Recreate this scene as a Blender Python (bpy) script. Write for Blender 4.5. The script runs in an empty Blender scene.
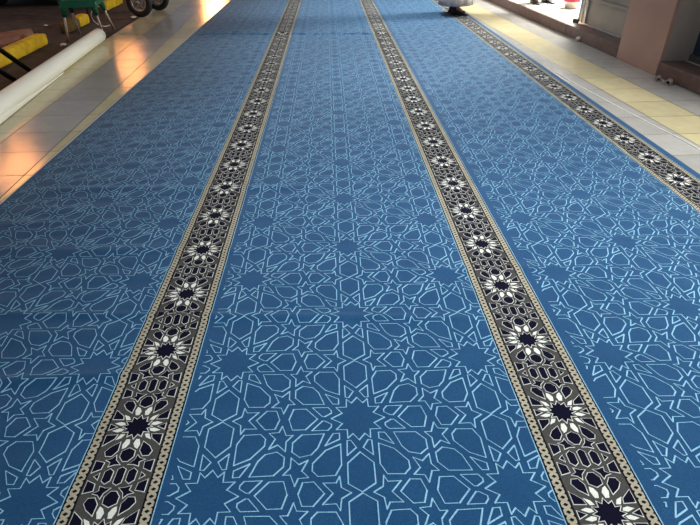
import bpy, bmesh, math, random
from mathutils import Vector, Matrix
random.seed(7)
scene = bpy.context.scene
COL = scene.collection
PI = math.pi

# ------------------------------------------------------------------ helpers
def lin(c):
    return tuple(((v/255)/12.92 if v/255 <= .04045 else ((v/255+.055)/1.055)**2.4) for v in c)

def material(name, rgb, rough=.6, metal=0., spec=.5, noise=0., nscale=20., bump=0., bscale=60., sheen=0., rgb2=None,
             emit=None, estr=0., trans=0., coat=0., stretch=None):
    m = bpy.data.materials.new(name); m.use_nodes = True
    nt = m.node_tree; b = nt.nodes['Principled BSDF']
    c = lin(rgb)
    b.inputs['Base Color'].default_value = (*c, 1)
    b.inputs['Roughness'].default_value = rough
    b.inputs['Metallic'].default_value = metal
    b.inputs['Specular IOR Level'].default_value = spec
    b.inputs['Sheen Weight'].default_value = sheen
    b.inputs['Sheen Roughness'].default_value = .45
    b.inputs['Transmission Weight'].default_value = trans
    b.inputs['Coat Weight'].default_value = coat
    tc = nt.nodes.new('ShaderNodeTexCoord')
    src = tc.outputs['Object']
    if stretch:
        mp = nt.nodes.new('ShaderNodeMapping'); mp.inputs['Scale'].default_value = stretch
        nt.links.new(src, mp.inputs['Vector']); src = mp.outputs['Vector']
    if noise > 0 or rgb2:
        n = nt.nodes.new('ShaderNodeTexNoise'); n.inputs['Scale'].default_value = nscale
        n.inputs['Detail'].default_value = 5
        nt.links.new(src, n.inputs['Vector'])
        r = nt.nodes.new('ShaderNodeValToRGB'); r.color_ramp.elements[0].position = .32; r.color_ramp.elements[1].position = .68
        c2 = lin(rgb2) if rgb2 else tuple(v*(1-noise) for v in c)
        r.color_ramp.elements[0].color = (*c2, 1)
        r.color_ramp.elements[1].color = (*c, 1) if rgb2 else (*[min(1, v*(1+noise)) for v in c], 1)
        nt.links.new(n.outputs['Fac'], r.inputs['Fac']); nt.links.new(r.outputs['Color'], b.inputs['Base Color'])
    if bump > 0:
        n2 = nt.nodes.new('ShaderNodeTexNoise'); n2.inputs['Scale'].default_value = bscale; n2.inputs['Detail'].default_value = 4
        nt.links.new(src, n2.inputs['Vector'])
        bp = nt.nodes.new('ShaderNodeBump'); bp.inputs['Strength'].default_value = bump; bp.inputs['Distance'].default_value = .01
        nt.links.new(n2.outputs['Fac'], bp.inputs['Height']); nt.links.new(bp.outputs['Normal'], b.inputs['Normal'])
    if emit:
        b.inputs['Emission Color'].default_value = (*lin(emit), 1); b.inputs['Emission Strength'].default_value = estr
    return m

def link_mesh(name, bm, mat, parent=None, smooth=False, mats=None):
    me = bpy.data.meshes.new(name)
    bmesh.ops.recalc_face_normals(bm, faces=bm.faces)
    bm.to_mesh(me); bm.free()
    for mm in (mats or [mat]): me.materials.append(mm)
    if smooth:
        for p in me.polygons: p.use_smooth = True
    o = bpy.data.objects.new(name, me); COL.objects.link(o)
    if parent is not None:
        o.parent = parent
    return o

def thing(name, label, cat, loc=(0, 0, 0), rz=0, group=None):
    o = bpy.data.objects.new(name, None); COL.objects.link(o)
    o.empty_display_size = .05
    o.location = loc; o.rotation_euler = (0, 0, rz); o['label'] = label; o['category'] = cat
    if group: o['group'] = group
    return o

def tag(o, label, cat, group=None, kind=None):
    o['label'] = label; o['category'] = cat
    if group: o['group'] = group
    if kind: o['kind'] = kind
    return o

def struct(o):
    o['kind'] = 'structure'; return o

def add_box(bm, lo, hi, bev=0., mtx=None, seg=2):
    r = bmesh.ops.create_cube(bm, size=1)
    vs = r['verts']
    for v in vs:
        v.co = Vector([lo[i] + (v.co[i]+.5)*(hi[i]-lo[i]) for i in range(3)])
    if bev > 0:
        es = list({e for v in vs for e in v.link_edges})
        rb = bmesh.ops.bevel(bm, geom=es, offset=bev, segments=seg, profile=.6, affect='EDGES')
        vs = list({v for v in rb['verts']} | {v for v in vs if v.is_valid})
    if mtx is not None:
        for v in vs:
            if v.is_valid: v.co = mtx @ v.co
    return vs

def frame_of(d):
    d = d.normalized()
    a = Vector((0, 0, 1)) if abs(d.z) < .9 else Vector((1, 0, 0))
    u = d.cross(a).normalized(); w = u.cross(d).normalized()
    return u, w

def add_tube(bm, pts, r, n=12, cap=True, closed=False):
    pts = [Vector(p) for p in pts]
    rs = r if isinstance(r, (list, tuple)) else [r]*len(pts)
    rings = []; u = None
    for i, p in enumerate(pts):
        if closed: d = pts[(i+1) % len(pts)] - pts[i-1]
        elif i == 0: d = pts[1]-pts[0]
        elif i == len(pts)-1: d = pts[-1]-pts[-2]
        else: d = (pts[i+1]-pts[i]).normalized() + (pts[i]-pts[i-1]).normalized()
        d = d.normalized()
        if u is None: u, w = frame_of(d)
        else:
            u = (u - d*u.dot(d)).normalized(); w = u.cross(d).normalized()
        rings.append([bm.verts.new(p + (u*math.cos(2*PI*k/n) + w*math.sin(2*PI*k/n))*rs[i]) for k in range(n)])
    m = len(rings)
    for i in range(m if closed else m-1):
        A, B = rings[i], rings[(i+1) % m]
        for k in range(n):
            bm.faces.new((A[k], A[(k+1) % n], B[(k+1) % n], B[k]))
    if cap and not closed:
        bm.faces.new(rings[0][::-1]); bm.faces.new(rings[-1])

def add_lathe(bm, prof, n=48, mtx=None, closed=False):
    """prof: list of (r, z)"""
    rings = []
    for r, z in prof:
        ring = []
        for k in range(n):
            v = Vector((r*math.cos(2*PI*k/n), r*math.sin(2*PI*k/n), z))
            if mtx is not None: v = mtx @ v
            ring.append(bm.verts.new(v))
        rings.append(ring)
    m = len(rings)
    for i in range(m if closed else m-1):
        A, B = rings[i], rings[(i+1) % m]
        for k in range(n):
            bm.faces.new((A[k], A[(k+1) % n], B[(k+1) % n], B[k]))
    if not closed:
        bm.faces.new(rings[0][::-1]); bm.faces.new(rings[-1])

def spow(c, e): return math.copysign(abs(c)**e, c)

# ------------------------------------------------------------------ camera
cam_d = bpy.data.cameras.new('camera'); cam = bpy.data.objects.new('camera', cam_d); COL.objects.link(cam)
cam_d.sensor_width = 36; cam_d.lens = 36*545/700; cam_d.clip_start = .05; cam_d.clip_end = 200
cam.location = (0, 0, 1.306)
cam.rotation_euler = (PI/2-.56617, 0, -.03705)
scene.camera = cam

# ------------------------------------------------------------------ carpet
H = 1.3
P = .3944*H            # repeat of the large star pattern along the carpet
PB = P/1.5             # repeat of the border star
W = .3168*H            # column spacing
Y0 = .887*H
XC = [(.0517-.9965)*H, .0517*H, 1.058*H]      # centre line of the three blue fields
XB = [-.459*H, .5375*H, 1.5570*H]             # centre line of the three bands
HB = .362*PB            # half width of a band
XL, XR = -1.366*H, XB[2]+HB+.05
YS, YE = .35, 13.2

def bumpf(y, yc, s): return math.exp(-((y-yc)/s)**2)
def sstep(a, b, x):
    t = max(0, min(1, (x-a)/(b-a))); return t*t*(3-2*t)
def hz(x, y):
    z = .006
    # creases left from the folding: low narrow ridges running across the carpet
    z += .0070*bumpf(y + .05*x, 1.655, .020)*(1-sstep(.1, .9, x))
    z += .0080*bumpf(y - .03*x, 1.385, .022)*(1-sstep(-.75, -.35, x))
    z += .0070*bumpf(y + .02*x, 2.84, .035)*(1-sstep(-.35, .15, x))
    z += .0045*bumpf(y - .04*x, 2.52, .03)*(1-sstep(-.7, -.2, x))
    z += .0040*bumpf(y + .03*x, 2.16, .03)*(1-sstep(-.6, .2, x))
    z += .0040*bumpf(y + .10*x, 2.35, .03)*sstep(.8, 1.6, x)
    z += .0040*bumpf(y + .05*x, 3.55, .04)*sstep(.9, 1.7, x)
    z += .0180*bumpf(y + .02*x, 7.62, .035)*(1-sstep(.3, 1.2, x))
    z += .0035*bumpf(y - .02*x, 1.96, .03)*sstep(-.3, .1, x)*(1-sstep(.6, 1.2, x))
    a = .0004 + .0010*(1-sstep(-1.0, -.4, x)) + .0004*sstep(.8, 1.4, x)
    z += a*(math.sin(31*y + 2.2*x + 1.3*math.sin(1.7*x)) + .8*math.sin(53*y - 4*x + 1 + math.sin(3*x)) + 1.6)
    # the outer edges lie flat on the tiles
    e = min(x-XL, XR-x)
    return .006 + (z-.006)*sstep(-.02, .25, e)

class Pat:
    def __init__(s): s.v = []; s.f = []; s.m = []
    def vert(s, x, y, dz):
        s.v.append((x, y, hz(x, y)+dz)); return len(s.v)-1
    def poly(s, pts, mi, dz):
        """filled polygon (star shaped about its centroid)"""
        cx = sum(p[0] for p in pts)/len(pts); cy = sum(p[1] for p in pts)/len(pts)
        c = s.vert(cx, cy, dz); ids = [s.vert(x, y, dz) for x, y in pts]
        for i in range(len(ids)):
            s.f.append((c, ids[i], ids[(i+1) % len(ids)])); s.m.append(mi)
    def seg(s, a, b, w, mi, dz, step=.016):
        dx, dy = b[0]-a[0], b[1]-a[1]; L = math.hypot(dx, dy)
        if L < 1e-5: return
        nx, ny = -dy/L*w/2, dx/L*w/2; ex, ey = dx/L*w*.35, dy/L*w*.35
        n = max(1, int(L/step)+1); pr_ = None
        for i in range(n+1):
            t = i/n
            px = a[0]-ex + (dx+2*ex)*t; py = a[1]-ey + (dy+2*ey)*t
            q = (s.vert(px+nx, py+ny, dz), s.vert(px-nx, py-ny, dz))
            if pr_: s.f.append((pr_[0], pr_[1], q[1], q[0])); s.m.append(mi)
            pr_ = q
    def strip(s, x0, x1, mi, dz, y0=None, y1=None, nx=3, dy=.0125):
        y0 = YS if y0 is None else y0; y1 = YE if y1 is None else y1
        ny = int((y1-y0)/dy)
        prev = None
        for j in range(ny+1):
            y = y0+(y1-y0)*j/ny
            row = [s.vert(x0+(x1-x0)*i/nx, y, dz) for i in range(nx+1)]
            if prev:
                for i in range(nx):
                    s.f.append((prev[i], prev[i+1], row[i+1], row[i])); s.m.append(mi)
            prev = row

pat = Pat()
M_BLUE, M_LINE, M_GREY, M_NAVY, M_WHITE, M_BEIGE, M_DARK = range(7)
pat.strip(XL, XR, M_BLUE, 0, nx=90, dy=.0125)

# shapes of the star field, in units of (W, P/2), first quadrant about a star
F_STAR = [(.199, 0), (.117, .079), (.163, .171), (.084, .172), (.081, .300), (.043, .236), (0, .327)]
F_K = [
 [(.245, .034), (.198, .084), (.198, .124), (.223, .174), (.340, .176), (.265, .034)],
 [(.141, .223), (.186, .227), (.244, .396), (.141, .310)],
 [(.024, .431), (.062, .328), (.088, .334), (.091, .535)],
 [(.134, .380), (.240, .458), (.329, .626), (.331, .722), (.292, .792), (.174, .786), (.132, .655)],
 [(.251, .227), (.411, .234), (.474, .345), (.475, .468), (.420, .540), (.340, .510), (.296, .425)],
 [(.556, .096), (.577, .188), (.648, .198), (.599, .281), (.639, .418), (.578, .366), (.522, .458), (.520, .324), (.474, .236), (.524, .236)],
]
F_AX = [  # symmetric about y=0, upper half given
 [(.301, 0), (.387, .158), (.482, .158), (.511, 0)],
 [(.581, 0), (.609, .138), (.681, .143), (.752, 0)],
]
F_HEX = [(0, .492), (.090, .636), (.091, .892), (0, .994), (-.091, .892), (-.090, .636)]
F_S1 = [(.147, .800), (.171, .877), (.259, .874), (.192, 1.0), (.259, 1.126), (.171, 1.123), (.147, 1.200), (.137, 1.066), (.073, 1.0), (.137, .934)]

def full_cell():
    """polygons belonging to one star at (0,0) of the centred lattice"""
    out = []
    q = F_STAR
    star = q + [(-x, y) for x, y in q[-2::-1]]
    star = star + [(x, -y) for x, y in star[-2:0:-1]]
    out.append(star)
    # k index 5 (5-point star at mid distance) and the axis hexagons are shared with the half-turned neighbour;
    # emit each only from this star because the neighbour emits its own turned copy
    for sx in (1, -1):
        for sy in (1, -1):
            for k, poly in enumerate(F_K):
                out.append([(sx*x, sy*y) for x, y in poly])
        for poly in F_AX[:1]:
            full = poly + [(x, -y) for x, y in poly[-2:0:-1]]
            out.append([(sx*x, y) for x, y in full])
        # second hexagon on the row: turned copy lies on the neighbouring row
        full = F_AX[1] + [(x, -y) for x, y in F_AX[1][-2:0:-1]]
        out.append([(sx*x, y) for x, y in full])
        out.append([(sx*x, y) for x, y in F_S1])
    out.append(F_HEX); out.append([(x, -y) for x, y in F_HEX])
    return out
CELL = full_cell()

def clip_seg(a, b, x0, x1):
    (ax, ay), (bx, by) = a, b
    if ax > bx: ax, ay, bx, by = bx, by, ax, ay
    if bx <= x0 or ax >= x1: return None
    if ax < x0: ay += (by-ay)*(x0-ax)/(bx-ax); ax = x0
    if bx > x1: by = ay+(by-ay)*(x1-ax)/(bx-ax); bx = x1
    return (ax, ay), (bx, by)

jr = random.Random(3)
for si, xc in enumerate(XC):
    left = [XL+.012, XB[0]+HB, XB[1]+HB][si]; right = XB[si]-HB
    cl0 = max(left+.003, xc-W*1.262)
    cl1 = right-.002
    seen = set()
    nrow = int((YE-Y0)/(P/2))+3
    for r in range(-4, nrow):
        for c in ((-2, 0, 2) if r % 2 == 0 else (-1, 1)):
            ox, oy = xc+c*W, Y0+r*P/2
            for poly in CELL:
                pts = [(ox+x*W, oy+y*P/2) for x, y in poly]
                if max(p[0] for p in pts) < cl0 or min(p[0] for p in pts) > cl1: continue
                if min(p[1] for p in pts) < YS+.01 or max(p[1] for p in pts) > YE-.01: continue
                key = (round(sum(p[0] for p in pts)/len(pts), 2), round(sum(p[1] for p in pts)/len(pts), 2))
                if key in seen: continue
                seen.add(key)
                for i in range(len(pts)):
                    s_ = clip_seg(pts[i], pts[(i+1) % len(pts)], cl0, cl1)
                    if not s_: continue
                    a, b = s_
                    dx, dy = b[0]-a[0], b[1]-a[1]
                    # the weave draws rising diagonals bolder than falling ones
                    k = 1.25 if dx*dy > 0 and abs(dy) > .25*abs(dx) and abs(dx) > .15*abs(dy) else (1.0 if abs(dx) < .2*abs(dy) else .66)
                    pat.seg(a, b, .0036*k, M_LINE, .0014)

# the dark bands
B_HEXS = [
 ([(0, .228), (.053, .257), (.056, .312), (.021, .358), (-.021, .358), (-.056, .312), (-.053, .257)], False),
 ([(.098, .163), (.160, .210), (.194, .262), (.177, .303), (.128, .306), (.092, .253)], True),
 ([(.088, .302), (.115, .332), (.158, .343), (.115, .366), (.121, .405), (.076, .388), (.033, .389), (.077, .346)], True),
 ([(.200, .5), (.165, .470), (.168, .530)], True),
 ([(.165, .368), (.236, .350), (.236, .460), (.171, .428)], True),
 ([(.240, .088), (.148, .084), (.160, .125), (.240, .195)], True),
 ([(.240, -.030), (.178, 0), (.240, .030)], True),
]
B_CAPS = [[(0, .416), (.031, .437), (.031, .563), (0, .584), (-.031, .563), (-.031, .437)],
          [(.095, .429), (.128, .457), (.128, .543), (.095, .571), (.062, .543), (.062, .457)]]
B_STARQ = [(.128, 0), (.082, .020), (.112, .060), (.062, .052), (.060, .104), (.024, .080), (0, .128)]
B_PET = [[(.110, .022), (.150, .014), (.208, .040), (.160, .056), (.122, .046)],
         [(.083, .078), (.120, .076), (.152, .140), (.104, .116)],
         [(.026, .134), (.056, .134), (.074, .190), (.064, .236), (.036, .218), (.016, .180)]]

def offset(pts, d):
    """move every side of a polygon outwards by d (inwards when negative)"""
    n = len(pts); area2 = sum(pts[i][0]*pts[(i+1) % n][1]-pts[(i+1) % n][0]*pts[i][1] for i in range(n))
    sg = 1 if area2 > 0 else -1; o = []
    for i in range(n):
        p, q, r = pts[i-1], pts[i], pts[(i+1) % n]
        a1 = math.atan2(q[1]-p[1], q[0]-p[0]); a2 = math.atan2(r[1]-q[1], r[0]-q[0])
        n1 = (math.sin(a1)*sg, -math.cos(a1)*sg); n2 = (math.sin(a2)*sg, -math.cos(a2)*sg)
        mx, my = n1[0]+n2[0], n1[1]+n2[1]; l2 = mx*mx+my*my
        k = min(2/max(l2, 1e-4), 2.2)
        o.append((q[0]+mx*k*d, q[1]+my*k*d))
    return o

for bi, xb in enumerate(XB):
    pat.strip(xb-HB, xb-HB+.0030, M_LINE, .0012, nx=1)
    pat.strip(xb+HB-.0030, xb+HB, M_LINE, .0012, nx=1)
    pat.strip(xb-HB+.0030, xb+HB-.0030, M_DARK, .0008, nx=8)
    for s_ in (1, -1):
        a, b = sorted((xb+s_*.269*PB, xb+s_*.339*PB))
        pat.strip(a, b, M_BEIGE, .0016, nx=2)
        n = int((YE-YS)/(PB/16)) - 2
        for k in range(n):
            yy = YS + .01 + (k+.5)*PB/16
            xm = (a+b)/2
            pat.poly([(xm+.0074, yy), (xm, yy+.0054), (xm-.0074, yy), (xm, yy-.0054)], M_DARK, .0026)
            for e_, d_ in ((a, 1), (b, -1)):
                pat.poly([(e_-d_*.0006, yy+.0062), (e_+d_*.0046, yy+.0106), (e_-d_*.0006, yy+.0150)], M_DARK, .0026)
    pat.strip(xb-.254*PB, xb+.254*PB, M_GREY, .0014, nx=6)
    for r in range(-3, int((YE-Y0)/PB)+1):
        oy = (.8794, .888, .8939)[bi]*H-.002+r*PB
        if oy-PB*.3 < YS or oy+PB*.7 > YE: continue
        def put(poly, sx, sy, fill, outline=True, w=.0019):
            pts = [(xb+sx*x*PB, oy+sy*y*PB) for x, y in poly]
            pts = [(min(max(x_, xb-.254*PB), xb+.254*PB), y_) for x_, y_ in offset(pts, .0020 if outline else .0002)]
            pat.poly(pts, M_WHITE if outline else fill, .0024)
            if outline:
                pat.poly(offset(pts, -w), fill, .0034)
        for poly, mir in B_HEXS:
            for sx in ((1, -1) if mir else (1,)):
                on_axis_y = any(y < 0 for x, y in poly)
                mid = all(.46 < y < .54 for x, y in poly)
                for sy in ((1,) if on_axis_y or mid else (1, -1)):
                    put(poly, sx, sy, M_NAVY)
        put(B_CAPS[0], 1, 1, M_NAVY)
        put(B_CAPS[1], 1, 1, M_NAVY); put(B_CAPS[1], -1, 1, M_NAVY)
        st = B_STARQ + [(-x, y) for x, y in B_STARQ[-2::-1]]; st = st + [(x, -y) for x, y in st[-2:0:-1]]
        put(st, 1, 1, M_NAVY, True, .0022)
        for poly in B_PET:
            for sx in (1, -1):
                for sy in (1, -1): put(poly, sx, sy, M_WHITE, False)
# light binding along the left edge
pat.strip(XL, XL+.008, M_WHITE, .0012, nx=1)
# thickness: skirts down to the tiles
def skirt(xa, ya, xb_, yb, mi):
    n = max(2, int(math.hypot(xb_-xa, yb-ya)/.03))
    prev = None
    for i in range(n+1):
        x = xa+(xb_-xa)*i/n; y = ya+(yb-ya)*i/n
        t = pat.vert(x, y, 0); pat.v.append((x, y, .0005)); q = (t, len(pat.v)-1)
        if prev: pat.f.append((prev[0], prev[1], q[1], q[0])); pat.m.append(mi)
        prev = q
skirt(XL, YS, XL, YE, M_BEIGE); skirt(XR, YS, XR, YE, M_BLUE); skirt(XL, YS, XR, YS, M_BLUE); skirt(XL, YE, XR, YE, M_BLUE)

def carpet_mat(name, rgb, rgb2, sheen=.3, tuft=True, rough=.9, patch=0.):
    m = bpy.data.materials.new(name); m.use_nodes = True; nt = m.node_tree; N = nt.nodes; L = nt.links
    b = N['Principled BSDF']; b.inputs['Roughness'].default_value = rough
    b.inputs['Specular IOR Level'].default_value = .12
    b.inputs['Sheen Weight'].default_value = sheen; b.inputs['Sheen Roughness'].default_value = .5
    tc = N.new('ShaderNodeTexCoord')
    # tufts: fine rows across the carpet
    mp = N.new('ShaderNodeMapping'); mp.inputs['Scale'].default_value = (1, 1, 0)
    L.new(tc.outputs['Object'], mp.inputs['Vector'])
    vo = N.new('ShaderNodeTexVoronoi'); vo.inputs['Scale'].default_value = 330; vo.inputs['Randomness'].default_value = .55
    L.new(mp.outputs['Vector'], vo.inputs['Vector'])
    no = N.new('ShaderNodeTexNoise'); no.inputs['Scale'].default_value = 7; no.inputs['Detail'].default_value = 6
    L.new(mp.outputs['Vector'], no.inputs['Vector'])
    mx = N.new('ShaderNodeMath'); mx.operation = 'MULTIPLY_ADD'; mx.inputs[1].default_value = .9; mx.inputs[2].default_value = 0
    L.new(vo.outputs['Distance'], mx.inputs[0])
    ad = N.new('ShaderNodeMath'); ad.operation = 'MULTIPLY_ADD'; ad.inputs[1].default_value = .55
    L.new(no.outputs['Fac'], ad.inputs[0]); L.new(mx.outputs[0], ad.inputs[2])
    r = N.new('ShaderNodeValToRGB'); r.color_ramp.elements[0].position = .2; r.color_ramp.elements[1].position = .95
    r.color_ramp.elements[0].color = (*lin(rgb), 1); r.color_ramp.elements[1].color = (*lin(rgb2), 1)
    L.new(ad.outputs[0], r.inputs['Fac']); L.new(r.outputs['Color'], b.inputs['Base Color'])
    bp = N.new('ShaderNodeBump'); bp.inputs['Strength'].default_value = .35; bp.inputs['Distance'].default_value = .002
    bp.invert = True
    L.new(vo.outputs['Distance'], bp.inputs['Height']); L.new(bp.outputs['Normal'], b.inputs['Normal'])
    return m
cm = [carpet_mat('carpet_blue', (31, 81, 120), (18, 58, 94), .12),
      carpet_mat('carpet_line', (168, 206, 220), (104, 154, 186), .0),
      carpet_mat('carpet_grey', (82, 80, 76), (56, 54, 54), .0),
      carpet_mat('carpet_navy', (8, 8, 38), (3, 3, 20), .0),
      carpet_mat('carpet_white', (236, 236, 226), (196, 196, 188), .0),
      carpet_mat('carpet_beige', (186, 178, 156), (146, 138, 120), .0),
      carpet_mat('carpet_dark', (20, 18, 26), (10, 8, 16), .0)]
me = bpy.data.meshes.new('prayer_carpet'); me.from_pydata(pat.v, [], pat.f)
for m in cm: me.materials.append(m)
me.polygons.foreach_set('material_index', pat.m)
me.polygons.foreach_set('use_smooth', [True]*len(pat.f))
me.update()
carpet = bpy.data.objects.new('prayer_carpet', me); COL.objects.link(carpet)
tag(carpet, 'long blue prayer carpet with white star lattice and three dark patterned bands', 'carpet')

# ------------------------------------------------------------------ paved floor
ROT = .042   # the tiles run slightly askew to the carpet
def uv(u, v): # floor frame -> world
    return (u*math.cos(ROT)-v*math.sin(ROT), u*math.sin(ROT)+v*math.cos(ROT))
T = .393
def tile_mat():
    m = bpy.data.materials.new('paving_tiles'); m.use_nodes = True; nt = m.node_tree; N = nt.nodes; L = nt.links
    b = N['Principled BSDF']
    tc = N.new('ShaderNodeTexCoord'); sp = N.new('ShaderNodeSeparateXYZ'); L.new(tc.outputs['Object'], sp.inputs[0])
    def math_(op, a, bb=None, c=None):
        n = N.new('ShaderNodeMath'); n.operation = op
        for i, v in enumerate((a, bb, c)):
            if v is None: continue
            if isinstance(v, (int, float)): n.inputs[i].default_value = v
            else: L.new(v, n.inputs[i])
        return n.outputs[0]
    uu = math_('DIVIDE', math_('ADD', sp.outputs['X'], 1.70), T)
    vv = math_('DIVIDE', math_('ADD', sp.outputs['Y'], -3.17), T)
    iu = math_('FLOOR', uu); fu = math_('FRACT', uu); fv = math_('FRACT', vv); iv = math_('FLOOR', vv)
    def edge(f): return math_('LESS_THAN', math_('MINIMUM', f, math_('SUBTRACT', 1.0, f)), .009)
    g = math_('MAXIMUM', edge(fu), edge(fv))
    right = math_('GREATER_THAN', iu, 4.5)
    par = math_('MODULO', math_('ABSOLUTE', math_('ADD', iu, right)), 2.0)   # 0 = yellow row, 1 = grey row
    # tile tone variation
    wn = N.new('ShaderNodeTexWhiteNoise'); wn.noise_dimensions = '2D'
    cb = N.new('ShaderNodeCombineXYZ'); L.new(iu, cb.inputs[0]); L.new(iv, cb.inputs[1]); L.new(cb.outputs[0], wn.inputs['Vector'])
    no = N.new('ShaderNodeTexNoise'); no.inputs['Scale'].default_value = 9; no.inputs['Detail'].default_value = 8; no.inputs['Roughness'].default_value = .7
    L.new(tc.outputs['Object'], no.inputs['Vector'])
    mix = N.new('ShaderNodeMix'); mix.data_type = 'RGBA'
    mix.inputs[6].default_value = (*lin((202, 190, 150)), 1); mix.inputs[7].default_value = (*lin((170, 168, 162)), 1)
    L.new(par, mix.inputs[0])
    hs = N.new('ShaderNodeHueSaturation'); L.new(mix.outputs[2], hs.inputs['Color'])
    val = math_('ADD', math_('MULTIPLY', wn.outputs['Value'], .14), math_('ADD', math_('MULTIPLY', no.outputs['Fac'], .34), .70))
    L.new(val, hs.inputs['Value'])
    mg = N.new('ShaderNodeMix'); mg.data_type = 'RGBA'; L.new(g, mg.inputs[0]); L.new(hs.outputs['Color'], mg.inputs[6])
    mg.inputs[7].default_value = (*lin((70, 62, 54)), 1)
    L.new(mg.outputs[2], b.inputs['Base Color'])
    L.new(math_('ADD', math_('MULTIPLY', g, .3), math_('ADD', math_('MULTIPLY', no.outputs['Fac'], .20), .09)), b.inputs['Roughness'])
    b.inputs['Specular IOR Level'].default_value = .7
    bp = N.new('ShaderNodeBump'); bp.inputs['Strength'].default_value = .4; bp.inputs['Distance'].default_value = .002; bp.invert = True
    L.new(math_('ADD', g, math_('MULTIPLY', no.outputs['Fac'], .06)), bp.inputs['Height']); L.new(bp.outputs['Normal'], b.inputs['Normal'])
    return m
bm = bmesh.new()
add_box(bm, (-2.486, -3, -.15), (3.62, 22, 0))
fl = struct(link_mesh('floor', bm, tile_mat())); fl.rotation_euler = (0, 0, ROT)

# dark road / earth beyond the walkway
m_road = material('road', (74, 64, 58), .85, noise=.0, rgb2=(48, 40, 36), nscale=6, bump=.8, bscale=40)
bm = bmesh.new(); add_box(bm, (-14, -3, -.4), (-2.490, 30, -.03))
st = tag(struct(link_mesh('ground', bm, m_road)), 'dark brown road beyond the tiles', 'road'); st.rotation_euler = (0, 0, ROT)
del st['label'], st['category']

# thin white cord lying on the grey tiles right of the carpet
bm = bmesh.new()
cp = [(2.490, 2.6), (2.452, 3.2), (2.418, 3.6), (2.355, 4.1), (2.304, 4.6), (2.262, 5.05), (2.238, 5.5)]
add_tube(bm, [(x, y, .0035) for x, y in cp], .0033, 8)
tag(link_mesh('cord', bm, material('cord_white', (236, 236, 228), .6), smooth=True), 'thin white cord lying on the grey tiles beside the right carpet edge', 'cord')

# ------------------------------------------------------------------ right side: step, pillar, shopfront
m_stone = material('step_stone', (112, 90, 82), .5, rgb2=(88, 70, 66), nscale=14, bump=.3)
ZS = .13
bm = bmesh.new()
add_box(bm, (3.385, -1, 0), (3.66, 7.33, ZS), .012); add_box(bm, (3.385, 7.332, 0), (3.42, 21, ZS), .008)
stp = tag(struct(link_mesh('trim_1', bm, m_stone)), '', ''); del stp['label'], stp['category']; stp.rotation_euler = (0, 0, ROT)
m_shop_floor = material('shop_floor_tiles', (232, 228, 214), .25, rgb2=(214, 210, 196), nscale=3)
bm = bmesh.new(); add_box(bm, (3.662, -1, -.1), (9.5, 21, ZS)); add_box(bm, (3.422, 7.333, -.1), (3.662, 21, ZS))
o = struct(link_mesh('floor_shop', bm, m_shop_floor)); o.rotation_euler = (0, 0, ROT)
o.name = 'floor.001'

m_pillar = material('pillar_render', (184, 150, 136), .55, rgb2=(174, 142, 130), nscale=2.5, bump=.1)
m_pillar_side = material('pillar_side', (186, 174, 164), .6)
# pillar: front slab of pink stone plus grey side return
pl = thing('pillar', 'broad pinkish brown stone pillar between the shopfronts', 'pillar', (*uv(3.39, 5.61), 0), ROT)
bm = bmesh.new(); add_box(bm, (-.005, -.42, 0), (.03, .36, 3.2), .006)
link_mesh('front_slab', bm, m_pillar, pl)
bm = bmesh.new(); add_box(bm, (.030, -.405, 0.0), (.36, .35, 3.2), .004)
link_mesh('core', bm, m_pillar_side, pl)

m_alu = material('aluminium', (196, 200, 200), .25, metal=.9)
m_darkal = material('dark_frame', (40, 40, 46), .4, metal=.4)
m_panel = material('frosted_panel', (150, 146, 138), .35, rgb2=(138, 132, 126), nscale=4)
m_glass = material('shop_glass', (190, 205, 210), .03, trans=.9)
m_blue = material('blue_glass', (46, 66, 96), .12, rgb2=(34, 48, 72), nscale=2)

def uvbox(bm, u0, u1, v0, v1, z0, z1, bev=0.): add_box(bm, (u0, v0, z0), (u1, v1, z1), bev)
# shopfront between pillar and doorway
sf = thing('shopfront_panel', 'grey shopfront panel with bright metal frame left of the pillar', 'shopfront', (*uv(3.57, 6.68), ZS), ROT)
for r0, r1, rw in ((0, .035, .035), (.30, .33, .03), (2.2, 2.26, .03)):
    bm = bmesh.new(); uvbox(bm, -rw, rw, -.56, .66, r0, r1, .004); link_mesh('rail', bm, m_panel if r0 == .30 else m_alu, sf)
for v in (.60, .50):
    bm = bmesh.new(); uvbox(bm, -.032, .032, v, v+.045, .03, 2.25, .004); link_mesh('post', bm, m_alu, sf)
bm = bmesh.new(); uvbox(bm, -.032, .032, -.58, -.545, .0, 2.25, .004); link_mesh('post', bm, m_darkal, sf)
bm = bmesh.new(); uvbox(bm, -.008, .008, -.55, .50, .035, .30); link_mesh('lower_panel', bm, m_panel, sf)
bm = bmesh.new(); uvbox(bm, -.006, .006, -.55, .50, .33, .62); link_mesh('middle_panel', bm, m_panel, sf)
bm = bmesh.new(); uvbox(bm, -.006, .006, -.55, .50, .62, 2.2); link_mesh('glass_pane', bm, m_blue, sf)
# open glass door leaf beside the post, seen edge on
dl = thing('glass_door', 'open glass door leaf standing at the bright shop entrance', 'door', (*uv(3.57, 7.42), ZS), ROT+.25)
bm = bmesh.new(); uvbox(bm, .02, .05, -.04, .04, .02, 2.2, .004); uvbox(bm, .80, .84, -.02, .02, .02, 2.2, .004)
uvbox(bm, .05, .80, -.02, .02, .02, .10, .004); uvbox(bm, .05, .80, -.02, .02, 2.1, 2.2, .004)
link_mesh('door_frame', bm, m_alu, dl)
bm = bmesh.new(); uvbox(bm, .05, .80, -.005, .005, .10, 2.1); link_mesh('glass_pane', bm, m_glass, dl)
bm = bmesh.new(); uvbox(bm, -.05, .03, -.05, .05, .0, .05, .01); link_mesh('pivot_block', bm, m_darkal, dl)
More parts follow.
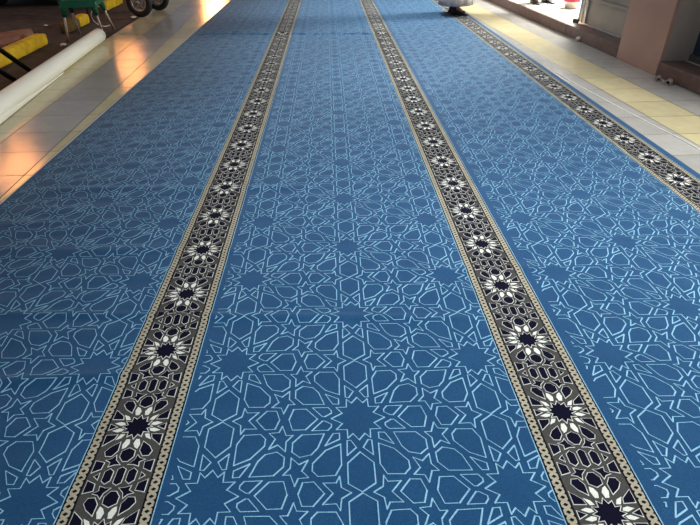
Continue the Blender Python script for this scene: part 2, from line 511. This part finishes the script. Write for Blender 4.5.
# second shopfront, right of the pillar
s2 = thing('shopfront_door', 'dark blue glass shopfront with grey frame right of the pillar', 'shopfront', (*uv(3.71, 5.0), ZS), ROT)
bm = bmesh.new()
uvbox(bm, -.03, .03, -1.9, .43, 0, .06, .004); uvbox(bm, -.03, .03, -1.9, .43, 2.2, 2.26, .004)
for v in (.36, -.6, -1.9): uvbox(bm, -.03, .03, v, v+.05, .05, 2.22, .004)
link_mesh('frame', bm, material('grey_frame', (104, 106, 110), .35, metal=.5), s2)
for a, b in ((-.55, .36), (-1.85, -.6)):
    bm = bmesh.new(); uvbox(bm, -.005, .005, a, b, .06, 2.2); link_mesh('glass_pane', bm, m_blue, s2)
# shop room shell
m_wall = material('shop_wall', (214, 208, 196), .8, noise=.04)
for nm, a in (('wall_right', (9.5, -1, 0, 9.6, 21, 3.2)), ('wall_front', (3.66, 7.20-.02, 0, 9.5, 7.24, 0.1)),
              ):
    if nm == 'wall_front': continue
    bm = bmesh.new(); add_box(bm, a[:3], a[3:]); o = struct(link_mesh(nm, bm, m_wall)); o.rotation_euler = (0, 0, ROT)
bm = bmesh.new(); add_box(bm, (3.78, 6.0, ZS), (9.48, 6.26, 3.2)); o = struct(link_mesh('wall_back', bm, m_wall)); o.rotation_euler = (0, 0, ROT)
bm = bmesh.new(); add_box(bm, (3.45, -1, 2.41), (3.75, 21, 3.2)); o = struct(link_mesh('wall_front', bm, m_pillar)); o.rotation_euler = (0, 0, ROT)
bm = bmesh.new(); add_box(bm, (3.45, -1, 3.201), (9.6, 21, 3.3)); o = struct(link_mesh('ceiling', bm, m_wall)); o.rotation_euler = (0, 0, ROT)

# small litter on the right
bm = bmesh.new(); bmesh.ops.create_icosphere(bm, subdivisions=3, radius=.032)
for v in bm.verts: v.co *= 1+.10*math.sin(9*v.co.x*30)*math.cos(7*v.co.y*30); v.co.z *= .9
o = link_mesh('paper_ball', bm, material('paper', (208, 196, 186), .8, noise=.1, bump=.5), smooth=True)
o.location = (3.075, 7.03, .030); tag(o, 'small pale crumpled paper ball at the foot of the step', 'litter')
def pipe_stub(x, y, lab, rr, rz):
    t = thing('pipe_stub', lab, 'pipe', (x, y, 0), rz, 'pipe stubs by the pillar')
    bm = bmesh.new()
    M = Matrix.Translation((0, 0, rr)) @ Matrix.Rotation(PI/2, 4, 'Y')
    add_lathe(bm, [(rr, -.05), (rr, .05), (rr*.6, .05), (rr*.6, -.05)], 24, M, closed=True)
    link_mesh('body', bm, material('pipe_grey', (128, 112, 108), .6), t, True)
    bm = bmesh.new(); add_lathe(bm, [(rr*1.15, -.012), (rr*1.15, .012), (rr*.99, .012), (rr*.99, -.012)], 24, M, closed=True)
    link_mesh('collar', bm, material('pipe_collar', (146, 128, 122), .6), t, True)
pipe_stub(3.085, 5.13, 'short grey pipe stub at the pillar corner, farther of two', .022, PI*1.35)
pipe_stub(3.108, 4.98, 'short grey pipe stub below the step, nearer of two', .026, PI*1.25)

# pink lidded white tub inside the shop
tb = thing('tub', 'white tub with pink lid on the bright shop floor', 'tub', (3.68, 8.92, ZS))
bm = bmesh.new(); add_lathe(bm, [(.09, 0), (.11, .085), (.115, .09), (.10, .09), (.08, .012)], 32); link_mesh('body', bm, material('tub_white', (226, 216, 206), .4), tb, True)
bm = bmesh.new(); add_lathe(bm, [(.120, .091), (.120, .11), (.115, .20), (.06, .22), (.01, .225)], 32); link_mesh('lid', bm, material('tub_pink', (196, 60, 92), .4), tb, True)

# ------------------------------------------------------------------ people
m_skin = material('skin', (168, 122, 96), .55)
m_hair = material('hair_dark', (28, 24, 22), .7)
m_shoe = material('shoe_black', (16, 16, 26), .4)
def skin_body(name, joints, edges, mat, parent, sub=2):
    """joints: list of (pos, rx, ry)"""
    me = bpy.data.meshes.new(name)
    me.from_pydata([j[0] for j in joints], edges, [])
    o = bpy.data.objects.new(name, me); COL.objects.link(o); o.parent = parent
    me.materials.append(mat)
    md = o.modifiers.new('skin', 'SKIN'); md.use_smooth_shade = True
    sv = me.skin_vertices[0].data
    for i, j in enumerate(joints):
        sv[i].radius = (j[1], j[2]); sv[i].use_root = (i == 0)
    s = o.modifiers.new('sub', 'SUBSURF'); s.levels = sub; s.render_levels = sub
    return o
def person(label, loc, rz, feet, robe, top_mat, leg_mat, headscarf):
    """feet: two local (x,y,toe_angle). Faces local +X."""
    t = thing('person', label, 'person', loc, rz)
    J = []; E_ = []
    def add(p, rx, ry, par=None):
        J.append((Vector(p), rx, ry)); i = len(J)-1
        if par is not None: E_.append((par, i))
        return i
    pel = add((0, 0, .95), .13, .15)
    ab = add((0, 0, 1.10), .115, .14, pel); ch = add((0, 0, 1.32), .12, .16, ab); nk0 = add((0, 0, 1.45), .07, .08, ch)
    nk = add((.01, 0, 1.52), .052, .052, nk0); hd = add((.02, 0, 1.60), .075, .07, nk); hd2 = add((.02, 0, 1.68), .09, .078, hd); add((.01, 0, 1.75), .06, .055, hd2)
    for s, f in zip((1, -1), feet):
        hp = add((0, s*.09, .88), .085, .085, pel); kn = add((f[0]*.55+.04, f[1]*.7+s*.02, .50), .058, .058, hp)
        an = add((f[0]-.02, f[1], .10), .038, .038, kn); add((f[0]+.07, f[1], .05), .03, .036, an)
        sh = add((0, s*.19, 1.41), .055, .055, nk0); el = add((-.02, s*.25, 1.14), .042, .042, sh)
        wr = add((.08, s*.24, .90), .027, .03, el); pm = add((.11, s*.24, .82), .018, .034, wr)
        for k in range(4):
            b0 = add((.10+.022*(k-1.2)*0+.012, s*(.24)+.0, .80), .012, .012, pm) if False else None
    body = skin_body('body', J, E_, m_skin if not top_mat else top_mat, t)
    # hands: palm with five separate bent fingers
    for s in (1, -1):
        HJ = [(Vector((.10, s*.24, .86)), .018, .024)]; HE = []
        HJ.append((Vector((.115, s*.24, .80)), .014, .034)); HE.append((0, 1))
        for k, ln in enumerate((.070, .080, .075, .058)):
            x0 = .088+.020*k
            a = len(HJ)
            HJ.append((Vector((x0, s*.24, .775)), .0095, .0095)); HE.append((1, a))
            HJ.append((Vector((x0+.004, s*.235, .775-ln*.5)), .0085, .0085)); HE.append((a, a+1))
            HJ.append((Vector((x0-.004, s*.218, .775-ln)), .007, .007)); HE.append((a+1, a+2))
        a = len(HJ)
        HJ.append((Vector((.150, s*.225, .82)), .011, .011)); HE.append((0, a))
        HJ.append((Vector((.162, s*.215, .785)), .009, .009)); HE.append((a, a+1))
        skin_body('hand', HJ, HE, m_skin, t, 1)
    # head with face
    bm = bmesh.new()
    bmesh.ops.create_uvsphere(bm, u_segments=28, v_segments=20, radius=1)
    for v in bm.verts:
        x, y, z = v.co
        w = .077*(1-.22*max(0, -z)); v.co = Vector((x*.098*(1-.12*max(0, -z)), y*w, z*.118))
        if x > .9 and abs(y) < .22 and -.35 < z < .15: v.co.x += .02
    head = link_mesh('head', bm, m_skin, t, True); head.location = (.03, 0, 1.655)
    for s in (1, -1):
        bm = bmesh.new(); bmesh.ops.create_uvsphere(bm, u_segments=12, v_segments=8, radius=.011)
        e = link_mesh('eye', bm, material('eye_white', (230, 228, 222), .3), head, True); e.location = (.086, s*.03, .012)
        bm = bmesh.new(); bmesh.ops.create_uvsphere(bm, u_segments=12, v_segments=8, radius=1)
        for v in bm.verts: v.co = Vector((v.co.x*.014, v.co.y*.008, v.co.z*.028))
        e = link_mesh('ear', bm, m_skin, head, True); e.location = (0, s*.078, 0)
    bm = bmesh.new(); bmesh.ops.create_uvsphere(bm, u_segments=12, v_segments=8, radius=1)
    for v in bm.verts: v.co = Vector((v.co.x*.008, v.co.y*.024, v.co.z*.007))
    e = link_mesh('mouth', bm, material('lips', (140, 84, 76), .5), head, True); e.location = (.086, 0, -.052)
    bm = bmesh.new(); bmesh.ops.create_uvsphere(bm, u_segments=24, v_segments=16, radius=1)
    for v in list(bm.verts):
        v.co = Vector((v.co.x*.107-.012, v.co.y*.088, v.co.z*.122+.014))
    bmesh.ops.delete(bm, geom=[v for v in bm.verts if v.co.x > .045 and v.co.z < .075 or v.co.z < -.07], context='VERTS')
    link_mesh('hair', bm, m_hair, head, True)
    # shoes
    for f in feet:
        bm = bmesh.new()
        prof = [(-.10, .030, .030, .0), (-.085, .040, .062, .0), (-.05, .042, .085, 0), (0, .044, .078, 0), (.05, .050, .055, 0), (.10, .052, .040, 0), (.15, .044, .030, 0), (.175, .02, .018, 0)]
        rings = []
        for x, w, h, _ in prof:
            ring = []
            for k in range(16):
                a = 2*PI*k/16
                yy = w*spow(math.cos(a), .7); zz = h/2 + h/2*spow(math.sin(a), .6)
                ring.append(bm.verts.new((x, yy, zz)))
            rings.append(ring)
        for i in range(len(rings)-1):
            for k in range(16): bm.faces.new((rings[i][k], rings[i][(k+1) % 16], rings[i+1][(k+1) % 16], rings[i+1][k]))
        bm.faces.new(rings[0]); bm.faces.new(rings[-1][::-1])
        sh = link_mesh('shoe', bm, m_shoe, t, True); sh.location = (f[0], f[1], 0.0); sh.rotation_euler = (0, 0, f[2])
        # ankle sock
        bm = bmesh.new(); add_tube(bm, [(-.045, 0, .05), (-.045, 0, .12), (-.04, 0, .24)], [.045, .044, .05], 16)
        sk = link_mesh('sock', bm, m_shoe, sh, True)
    if robe:
        bm = bmesh.new(); n = 72; rings = []
        levels = [(1.47, .075, .085, 0), (1.42, .12, .19, 0), (1.30, .14, .205, 0), (1.10, .145, .18, .002), (.95, .165, .20, .004), (.70, .20, .25, .010), (.40, .235, .30, .010), (.22, .26, .33, .010), (.140, .265, .345, .010)]
        for z, rx, ry, am in levels:
            ring = []
            for k in range(n):
                a = 2*PI*k/n; q = 1 + (am/.3)*(math.sin(9*a+z*1.5)+.5*math.sin(17*a+1))
                ring.append(bm.verts.new((rx*math.cos(a)*q, ry*math.sin(a)*q, z)))
            rings.append(ring)
        for i in range(len(rings)-1):
            for k in range(n): bm.faces.new((rings[i][k], rings[i+1][k], rings[i+1][(k+1) % n], rings[i][(k+1) % n]))
        rb = link_mesh('robe', bm, robe, t, True)
        so = rb.modifiers.new('solid', 'SOLIDIFY'); so.thickness = .006
        for s in (1, -1):
            bm = bmesh.new(); add_tube(bm, [(0, s*.13, 1.42), (0, s*.20, 1.40), (-.02, s*.26, 1.14), (.07, s*.245, .93)], [.07, .075, .065, .055], 20)
            link_mesh('sleeve', bm, robe, t, True)
    else:
        for s, f in zip((1, -1), feet):
            bm = bmesh.new(); add_tube(bm, [(0, s*.085, .98), (0, s*.09, .86), (f[0]*.55+.03, f[1]*.7+s*.02, .5), (f[0]-.035, f[1], .10)], [.115, .11, .085, .075], 24)
            link_mesh('trouser_leg', bm, leg_mat, t, True)
        bm = bmesh.new(); add_lathe(bm, [(.08, 1.47), (.17, 1.42), (.185, 1.30), (.165, 1.10), (.17, .92)], 32, Matrix.Diagonal((.8, 1.1, 1, 1)))
        link_mesh('shirt', bm, leg_mat, t, True)
    return t
m_robe = material('robe_white', (164, 158, 164), .8, noise=.03, sheen=.2)
person('person in a long pale robe and black shoes standing on the right carpet band', (1.98, 9.24, .016), -.35,
       [(-.02, .13, .25), (.06, -.12, -.1)], m_robe, None, None, False)
m_navy_cl = material('navy_cloth', (28, 30, 50), .8)
person('person in navy trousers and dark shoes standing inside the bright shop', (3.40, 9.48, ZS), -1.4,
       [(-.02, .12, .2), (.02, -.12, -.1)], None, None, m_navy_cl, False)

# ------------------------------------------------------------------ left side
# white roll of floor covering on the tiles
p0 = Vector((-2.40, 2.75, 0)); p1 = Vector((-2.80, 7.22, 0)); RR = .078
ax = (p1-p0); LN = ax.length; ang = math.atan2(ax.y, ax.x)
rl = thing('carpet_roll', 'long white wrapped roll lying along the tiles beside the road', 'roll', ((p0+p1)/2)[:], ang)
m_roll = material('roll_white', (252, 252, 238), .35, rgb2=(248, 248, 230), nscale=3, coat=.2)
bm = bmesh.new()
M = Matrix.Translation((0, 0, RR)) @ Matrix.Rotation(PI/2, 4, 'Y')
prof = [(RR-.012, -LN/2), (RR, -LN/2+.004), (RR, LN/2-.004), (RR-.012, LN/2)]
n = 64; rings = []
for i in range(31):
    x = -LN/2 + LN*i/30
    rings.append([bm.verts.new((x, (RR-.0004)*math.cos(2*PI*k/n), RR+(RR-.0004)*math.sin(2*PI*k/n))) for k in range(n)])
inn = [[bm.verts.new((s*LN/2, (RR-.045)*math.cos(2*PI*k/n), RR+(RR-.045)*math.sin(2*PI*k/n))) for k in range(n)] for s in (-1, 1)]
allr = [inn[0]]+rings+[inn[1]]
for i in range(len(allr)):
    A, B = allr[i], allr[(i+1) % len(allr)]
    for k in range(n): bm.faces.new((A[k], A[(k+1) % n], B[(k+1) % n], B[k]))
link_mesh('roll_body', bm, m_roll, rl, True)
# loose tail of the wrapping, leaving the roll on the carpet side and reaching the floor
bm = bmesh.new(); prev = None
for i in range(41):
    s_ = i/40*.64; x = -LN/2 + .02 + LN*s_
    k = 1-s_/.65
    e_ = math.radians(28*k**.8 - 62*(1-k))
    r_ = RR+.0025
    P0 = Vector((x, -r_*math.cos(e_), RR+r_*math.sin(e_))); P1 = Vector((x, -RR*(.62+.62*k), .004))
    P1.z = min(P1.z, P0.z)
    row = []
    for j in range(7):
        q = P0.lerp(P1, j/6); q.y -= .006*math.sin(PI*j/6)*k; row.append(bm.verts.new(q))
    if prev:
        for j in range(6): bm.faces.new((prev[j], prev[j+1], row[j+1], row[j]))
    prev = row
fo = link_mesh('loose_tail', bm, m_roll, rl, True); so = fo.modifiers.new('solid', 'SOLIDIFY'); so.thickness = .0016; so.offset = 0

# painted kerbstones
m_yel = material('kerb_yellow', (232, 192, 8), .7, rgb2=(190, 148, 8), nscale=9, bump=.9, bscale=30)
m_blk = material('kerb_dark', (62, 50, 42), .8, rgb2=(44, 36, 30), nscale=9, bump=.9, bscale=30)
m_olv = material('kerb_ochre', (112, 86, 26), .8, rgb2=(70, 54, 30), nscale=7, bump=.9, bscale=30)  # duller, browner tone than the yellow kerbs
def kerb(v0, v1, mat, label, u=-3.20, w=.14, h=.14):
    bm = bmesh.new()
    n = 28; L_ = v1-v0; rings = []; rr = random.Random(int(v0*100))
    for i in range(25):
        s = i/24; e = min(s, 1-s)*L_
        tap = min(1, .62+.38*min(1, e/.09))**.8
        ring = []
        for k in range(n):
            a = 2*PI*k/n
            x = w/2*spow(math.cos(a), .42)*tap + .004*math.sin(7*s*6+k); z = h/2 + h/2*spow(math.sin(a), .42)*(tap if math.sin(a) > 0 else 1) + (.004*math.sin(11*s*5+k*2) if math.sin(a) > 0 else 0)
            ring.append(bm.verts.new((x, -L_/2+L_*s, z)))
        rings.append(ring)
    for i in range(24):
        for k in range(n): bm.faces.new((rings[i][k], rings[i][(k+1) % n], rings[i+1][(k+1) % n], rings[i+1][k]))
    bm.faces.new(rings[0]); bm.faces.new(rings[-1][::-1])
    o = link_mesh('kerbstone', bm, mat, smooth=True)
    o.location = (*uv(u, (v0+v1)/2), -.03); o.rotation_euler = (0, 0, ROT)
    tag(o, label, 'kerbstone', 'kerbstones beside the road'); return o
kerb(4.9, 6.02, m_yel, 'yellow painted kerbstone beneath the slanting black tubes, nearest of the row')
kerb(6.04, 7.42, m_yel, 'yellow kerbstone with rounded end behind the white roll')
kerb(8.12, 8.60, m_olv, 'dull ochre kerbstone behind the left chair leg')
kerb(8.61, 9.0, m_yel, 'bright yellow kerbstone end under the green chair')
kerb(10.2, 11.2, m_yel, 'far yellow kerbstone left of the cart wheel', u=-3.30)
# broken slab behind the first kerb
bm = bmesh.new()
pts = [(-.55, -.22), (.42, -.16), (.62, .02), (.30, .20), (-.30, .24), (-.62, .05)]
lo = [bm.verts.new((x, y, 0)) for x, y in pts]; hi = [bm.verts.new((x*.94, y*.92, .12+.02*math.sin(i*2))) for i, (x, y) in enumerate(pts)]
bm.faces.new(lo[::-1]); bm.faces.new(hi)
for i in range(6): bm.faces.new((lo[i], lo[(i+1) % 6], hi[(i+1) % 6], hi[i]))
bmesh.ops.bevel(bm, geom=list(bm.edges), offset=.008, segments=2, affect='EDGES')
o = link_mesh('stone_slab', bm, material('slab_brown', (150, 112, 90), .85, rgb2=(116, 84, 68), nscale=6, bump=.5))
o.location = (-3.86, 7.15, -.03); o.rotation_euler = (0, 0, PI/2+.1)
tag(o, 'flat broken brown stone slab behind the yellow kerbstone', 'stone')
# litter
m_scrap = material('scrap_white', (226, 220, 210), .7)
def scrap(x, y, z, s, label, sd):
    rr = random.Random(sd); bm = bmesh.new(); bmesh.ops.create_icosphere(bm, subdivisions=2, radius=s)
    for v in bm.verts:
        v.co *= 1+rr.uniform(-.28, .28); v.co.z *= .35
    o = link_mesh('paper_scrap', bm, m_scrap); o.location = (x, y, z+s*.30); tag(o, label, 'litter', 'white paper scraps on the road')
scrap(-3.24, 7.17, -.03, .038, 'crumpled white scrap beside the front leg of the green chair', 1)
scrap(-4.06, 8.60, -.03, .028, 'small pale scrap on the road beyond the rounded kerb end', 2)
scrap(-3.02, 9.30, -.03, .042, 'white scrap on the road in front of the cart wheel', 3)
scrap(-3.75, 8.85, -.03, .026, 'tiny pale scrap beyond the dull ochre kerbstone', 4)

# black tubular stand, its two legs slanting in from the left
m_blacktube = material('black_tube', (14, 16, 26), .3, metal=.3)
bs = thing('tube_stand', 'black metal tube stand leaning over the yellow kerb at the left edge', 'stand', (-3.05, 5.84, -.03))
def loc_(p): return Vector(p)-Vector((-3.05, 5.84, -.03))
for a, b in (((-3.045, 5.86, -.03), (-3.03, 4.90, .62)), ((-3.00, 5.46, -.03), (-3.00, 4.50, .62))):
    bm = bmesh.new(); add_tube(bm, [loc_(a), loc_(b)], .024, 16)
    link_mesh('leg', bm, m_blacktube, bs, True)
bm = bmesh.new(); add_tube(bm, [loc_((-3.03, 4.91, .61)), loc_((-3.00, 4.51, .61))], .015, 16); link_mesh('cross_bar', bm, m_blacktube, bs, True)
bm = bmesh.new(); add_tube(bm, [loc_((-3.03, 4.91, .61)), loc_((-3.30, 5.35, -.02))], .014, 16); link_mesh('leg', bm, m_blacktube, bs, True)

# green chair on thin metal legs
m_green = material('plastic_green', (22, 98, 70), .35, noise=.06)
m_leg = material('leg_metal', (232, 214, 200), .3, metal=.35)
gc = thing('chair', 'green plastic chair on thin metal legs beside the end of the white roll', 'chair', (-3.13, 7.85, -.03))
def gl(p): return Vector(p)-Vector((-3.13, 7.85, -.03))
legs = [((-3.28, 7.42, -.03), (-3.19, 7.30, .30)), ((-3.34, 7.97, -.03), (-3.27, 7.72, .30)),
        ((-2.965, 7.80, -.03), (-2.875, 7.47, .30)), ((-2.985, 8.28, -.03), (-2.93, 7.90, .30))]
tops = []
for f, t_ in legs:
    bm = bmesh.new(); add_tube(bm, [gl(f), gl(t_)], .0145, 12); lg = link_mesh('leg', bm, m_leg, gc, True)
    d = (Vector(t_)-Vector(f)); t2 = Vector(t_)+d*.42; tops.append(t2)
    bm = bmesh.new(); add_tube(bm, [gl(Vector(t_)-d*.06), gl(Vector(t_)+d*.15), gl(t2)], [.030, .038, .045], 16)
    link_mesh('leg_socket', bm, m_green, gc, True)
# seat shell
A, B, C_, D = tops[0], tops[1], tops[3], tops[2]
def quad(u, v): return A*(1-u)*(1-v)+D*u*(1-v)+B*(1-u)*v+C_*u*v
bm = bmesh.new(); NU = 12; g = []
for dz in (0, -.075):
    gg = []
    for j in range(NU+1):
        row = []
        for i in range(NU+1):
            u, v = -.12+1.24*i/NU, -.10+1.2*j/NU
            p = quad(u, v); e = min(i, NU-i, j, NU-j)
            z = p.z + .02 + (-.018*math.sin(PI*i/NU)*math.sin(PI*j/NU)) + dz*(1 if e == 0 else .25)
            row.append(bm.verts.new(gl((p.x, p.y, z))))
        gg.append(row)
    g.append(gg)
for q, gg in enumerate(g):
    for j in range(NU):
        for i in range(NU):
            bm.faces.new((gg[j][i], gg[j][i+1], gg[j+1][i+1], gg[j+1][i]))
for j in range(NU):
    bm.faces.new((g[0][j][0], g[0][j+1][0], g[1][j+1][0], g[1][j][0])); bm.faces.new((g[0][j][NU], g[0][j+1][NU], g[1][j+1][NU], g[1][j][NU]))
    bm.faces.new((g[0][0][j], g[0][0][j+1], g[1][0][j+1], g[1][0][j])); bm.faces.new((g[0][NU][j], g[0][NU][j+1], g[1][NU][j+1], g[1][NU][j]))
link_mesh('seat', bm, m_green, gc, False)
# backrest and arms
bm = bmesh.new(); prev = None
bl, br_ = quad(-.10, 1.05), quad(1.10, 1.05)
for j in range(9):
    t_ = j/8; row = []
    for i in range(9):
        s = i/8; p = bl.lerp(br_, s); bow = .05*math.sin(PI*s)
        row.append(bm.verts.new(gl((p.x+.02*t_, p.y+.12*t_+bow, p.z+.02+.42*t_-.06*abs(s-.5)*t_))))
    if prev:
        for i in range(8): bm.faces.new((prev[i], prev[i+1], row[i+1], row[i]))
    prev = row
bk = link_mesh('backrest', bm, m_green, gc, True); so = bk.modifiers.new('solid', 'SOLIDIFY'); so.thickness = .012
for u in (-.10, 1.10):
    a = quad(u, 0); b = quad(u, 1.02)
    bm = bmesh.new(); add_tube(bm, [gl(a+Vector((0, 0, 0))), gl(a+Vector((0, .02, .22))), gl(a.lerp(b, .5)+Vector((0, .04, .24))), gl(b+Vector((0, .08, .24)))], .022, 12)
    link_mesh('armrest', bm, m_green, gc, True)
# bent wire ring hanging by the right legs
bm = bmesh.new()
cw = [gl((-3.02+.10*math.cos(a), 8.05+.13*math.cos(a+.5), .17+.13*math.sin(a))) for a in [k*2*PI*.72/20+.6 for k in range(21)]]
add_tube(bm, cw, .006, 8); link_mesh('wire_hook', bm, m_leg, gc, True)

# hand cart with two spoked wheels
ct = thing('hand_cart', 'two wheeled hand cart with black tyres and silver hubs by the kerb', 'cart', (-2.86, 9.50, 0))
m_tyre = material('tyre', (20, 18, 20), .7, bump=.3)
m_hub = material('hub_silver', (176, 172, 166), .3, metal=.7)
m_cart = material('cart_frame', (70, 72, 76), .5, metal=.6)
d = Vector((.13, .62, 0)).normalized()
for cx, cy, yaw in ((-2.860, 9.20, -.12), (-2.775, 9.90, -.12)):
    rr = .2; zc = rr
    c = Vector((cx, cy, zc))-Vector((-2.86, 9.50, 0))
    R_ = Matrix.Translation(c) @ Matrix.Rotation(-.22, 4, 'Z') @ Matrix.Rotation(PI/2, 4, 'X')
    bm = bmesh.new(); prof = [(.158+.046*math.cos(a), .045*math.sin(a)) for a in [2*PI*k/16 for k in range(16)]]
    add_lathe(bm, prof, 48, R_, closed=True); ty = link_mesh('tyre', bm, m_tyre, ct, True)
    bm = bmesh.new(); add_lathe(bm, [(.125, -.036), (.125, .036), (.104, .028), (.094, .010), (.094, -.010), (.104, -.028)], 48, R_, closed=True)
    rim = link_mesh('wheel_rim', bm, m_hub, ct, True)
    bm = bmesh.new(); add_lathe(bm, [(.03, -.05), (.034, -.02), (.034, .02), (.03, .05)], 24, R_)
    link_mesh('hub', bm, m_hub, ct, True)
    for k in range(5):
        a = 2*PI*k/5+.3
        bm = bmesh.new(); q = [R_ @ Vector((r_*math.cos(a), r_*math.sin(a), 0)) for r_ in (.03, .06, .098)]
        add_tube(bm, q, [.016, .012, .014], 10); link_mesh('spoke', bm, m_hub, ct, True)
bm = bmesh.new(); add_tube(bm, [(-.0, -.29, .2), (.085, .40, .2)], .014, 12); link_mesh('axle', bm, m_cart, ct, True)
bm = bmesh.new()
add_box(bm, (-.95, -.17, .46), (.35, .30, .50), .01); 
for y in (-.15, .28): add_box(bm, (-.10, y-.015, .20), (.10, y+.015, .47), .004)
link_mesh('platform', bm, m_cart, ct)
bm = bmesh.new(); add_tube(bm, [(-.95, -.15, .48), (-1.25, -.15, .75), (-1.3, .06, .80), (-1.25, .28, .75), (-.95, .28, .48)], .014, 12); link_mesh('handle', bm, m_cart, ct, True)
for y in (-.12, .25):
    bm = bmesh.new(); add_tube(bm, [(-.85, y, .46), (-.88, y, -.03)], .016, 12); link_mesh('leg', bm, m_cart, ct, True)

# parked car, only its near tyre reaches into the picture
car = thing('car', 'dark parked car at the top left, its tyre resting on the road', 'car', (-5.15, 12.2, -.03), .06)
m_paint = material('car_paint', (34, 24, 34), .2, coat=.8)
def car_ring(x):  # cross-section half widths along the length
    return x
secs = [(-1.95, .55, .35, .62), (-1.85, .74, .24, .80), (-1.2, .82, .20, .92), (-.7, .84, .20, 1.00), (-.15, .84, .20, 1.42), (.8, .84, .20, 1.46), (1.45, .83, .20, 1.30), (1.85, .78, .24, .98), (2.0, .60, .35, .80)]
bm = bmesh.new(); rings = []
for y, w, z0, z1 in secs:
    belt = min(z1, .95)
    prof = [(-w*.9, z0), (-w, z0+.12), (-w, belt-.1), (-w*.95, belt), (-w*.72 if z1 > 1 else -w*.8, z1), (w*.72 if z1 > 1 else w*.8, z1), (w*.95, belt), (w, belt-.1), (w, z0+.12), (w*.9, z0)]
    rings.append([bm.verts.new((x, y, z)) for x, z in prof])
for i in range(len(rings)-1):
    for k in range(10): bm.faces.new((rings[i][k], rings[i][(k+1) % 10], rings[i+1][(k+1) % 10], rings[i+1][k]))
bm.faces.new(rings[0]); bm.faces.new(rings[-1][::-1])
cb_ = link_mesh('body', bm, m_paint, car, False); bv = cb_.modifiers.new('bev', 'BEVEL'); bv.width = .03; bv.segments = 3
for sx in (1, -1):
    for y in (-1.25, 1.2):
        R_ = Matrix.Translation((sx*.78, y, .31)) @ Matrix.Rotation(PI/2, 4, 'Y')
        bm = bmesh.new(); add_lathe(bm, [(.20, -.09), (.29, -.10), (.31, -.07), (.31, .07), (.29, .10), (.20, .09)], 40, R_, closed=True)
        tyo = link_mesh('tyre', bm, m_tyre, car, True)
        bm = bmesh.new(); add_lathe(bm, [(.205, -.07), (.205, .07), (.18, .085), (.06, .095), (.05, .105), (.01, .105)] if sx > 0 else [(.205, .07), (.205, -.07), (.18, -.085), (.06, -.095), (.05, -.105), (.01, -.105)], 40, R_)
        link_mesh('hubcap', bm, m_hub, car, True)

# ------------------------------------------------------------------ lights
world = bpy.data.worlds.new('night'); scene.world = world; world.use_nodes = True
bg = world.node_tree.nodes['Background']; bg.inputs[0].default_value = (.66, .80, 1, 1); bg.inputs[1].default_value = .15
def area(name, loc, target, size, sy, power, rgb):
    l = bpy.data.lights.new(name, 'AREA'); l.shape = 'RECTANGLE'; l.size = size; l.size_y = sy; l.energy = power; l.color = rgb
    o = bpy.data.objects.new(name, l); COL.objects.link(o); o.location = loc
    d_ = Vector(target)-Vector(loc); o.rotation_euler = d_.to_track_quat('-Z', 'Y').to_euler(); return o
def point(name, loc, power, rgb, r):
    l = bpy.data.lights.new(name, 'POINT'); l.energy = power; l.color = rgb; l.shadow_soft_size = r
    o = bpy.data.objects.new(name, l); COL.objects.link(o); o.location = loc; return o
def spot(name, loc, power, rgb, deg, blend, r):
    l = bpy.data.lights.new(name, 'SPOT'); l.energy = power; l.color = rgb; l.spot_size = math.radians(deg); l.spot_blend = blend; l.shadow_soft_size = r
    o = bpy.data.objects.new(name, l); COL.objects.link(o); o.location = loc; return o
for nm, y, p_ in (('overhead_spot_near', .9, 450), ('overhead_spot_second', 3.8, 470), ('overhead_spot_third', 6.9, 540), ('overhead_spot_far', 10.2, 640)):
    spot(nm, (.85, y, 3.4), p_, (.90, .97, 1), 88, .85, .5)  # unseen overhead spots, cones narrowed to the carpet so the step row stays dim
area('shop_light', (*uv(5.2, 9.8), 2.7), (*uv(2.6, 7.6), 0), 1.2, 1.6, 620, (1, .98, .92))
area('next_shop_light', (*uv(4.4, 1.0), 2.6), (*uv(2.4, 3.4), 0), 1.0, 1.4, 280, (1, .99, .95))
OR = (1, .36, .10)
point('street_lamp_far', (-4.5, 24.2, 2.2), 560, OR, .5)
point('street_lamp_middle', (-5.45, 15.6, 2.25), 75, OR, .45)
point('street_lamp_near', (-4.9, 8.2, 2.1), 50, OR, .35)
point('warm_fill_left', (-5.5, 4.0, 4.5), 120, (1, .62, .32), .4)  # unseen fill lamp, added to warm the tone of the left tiles

scene.view_settings.view_transform = 'Standard'; scene.view_settings.look = 'None'
scene.view_settings.exposure = 0; scene.view_settings.gamma = 1; scene.view_settings.use_curve_mapping = False
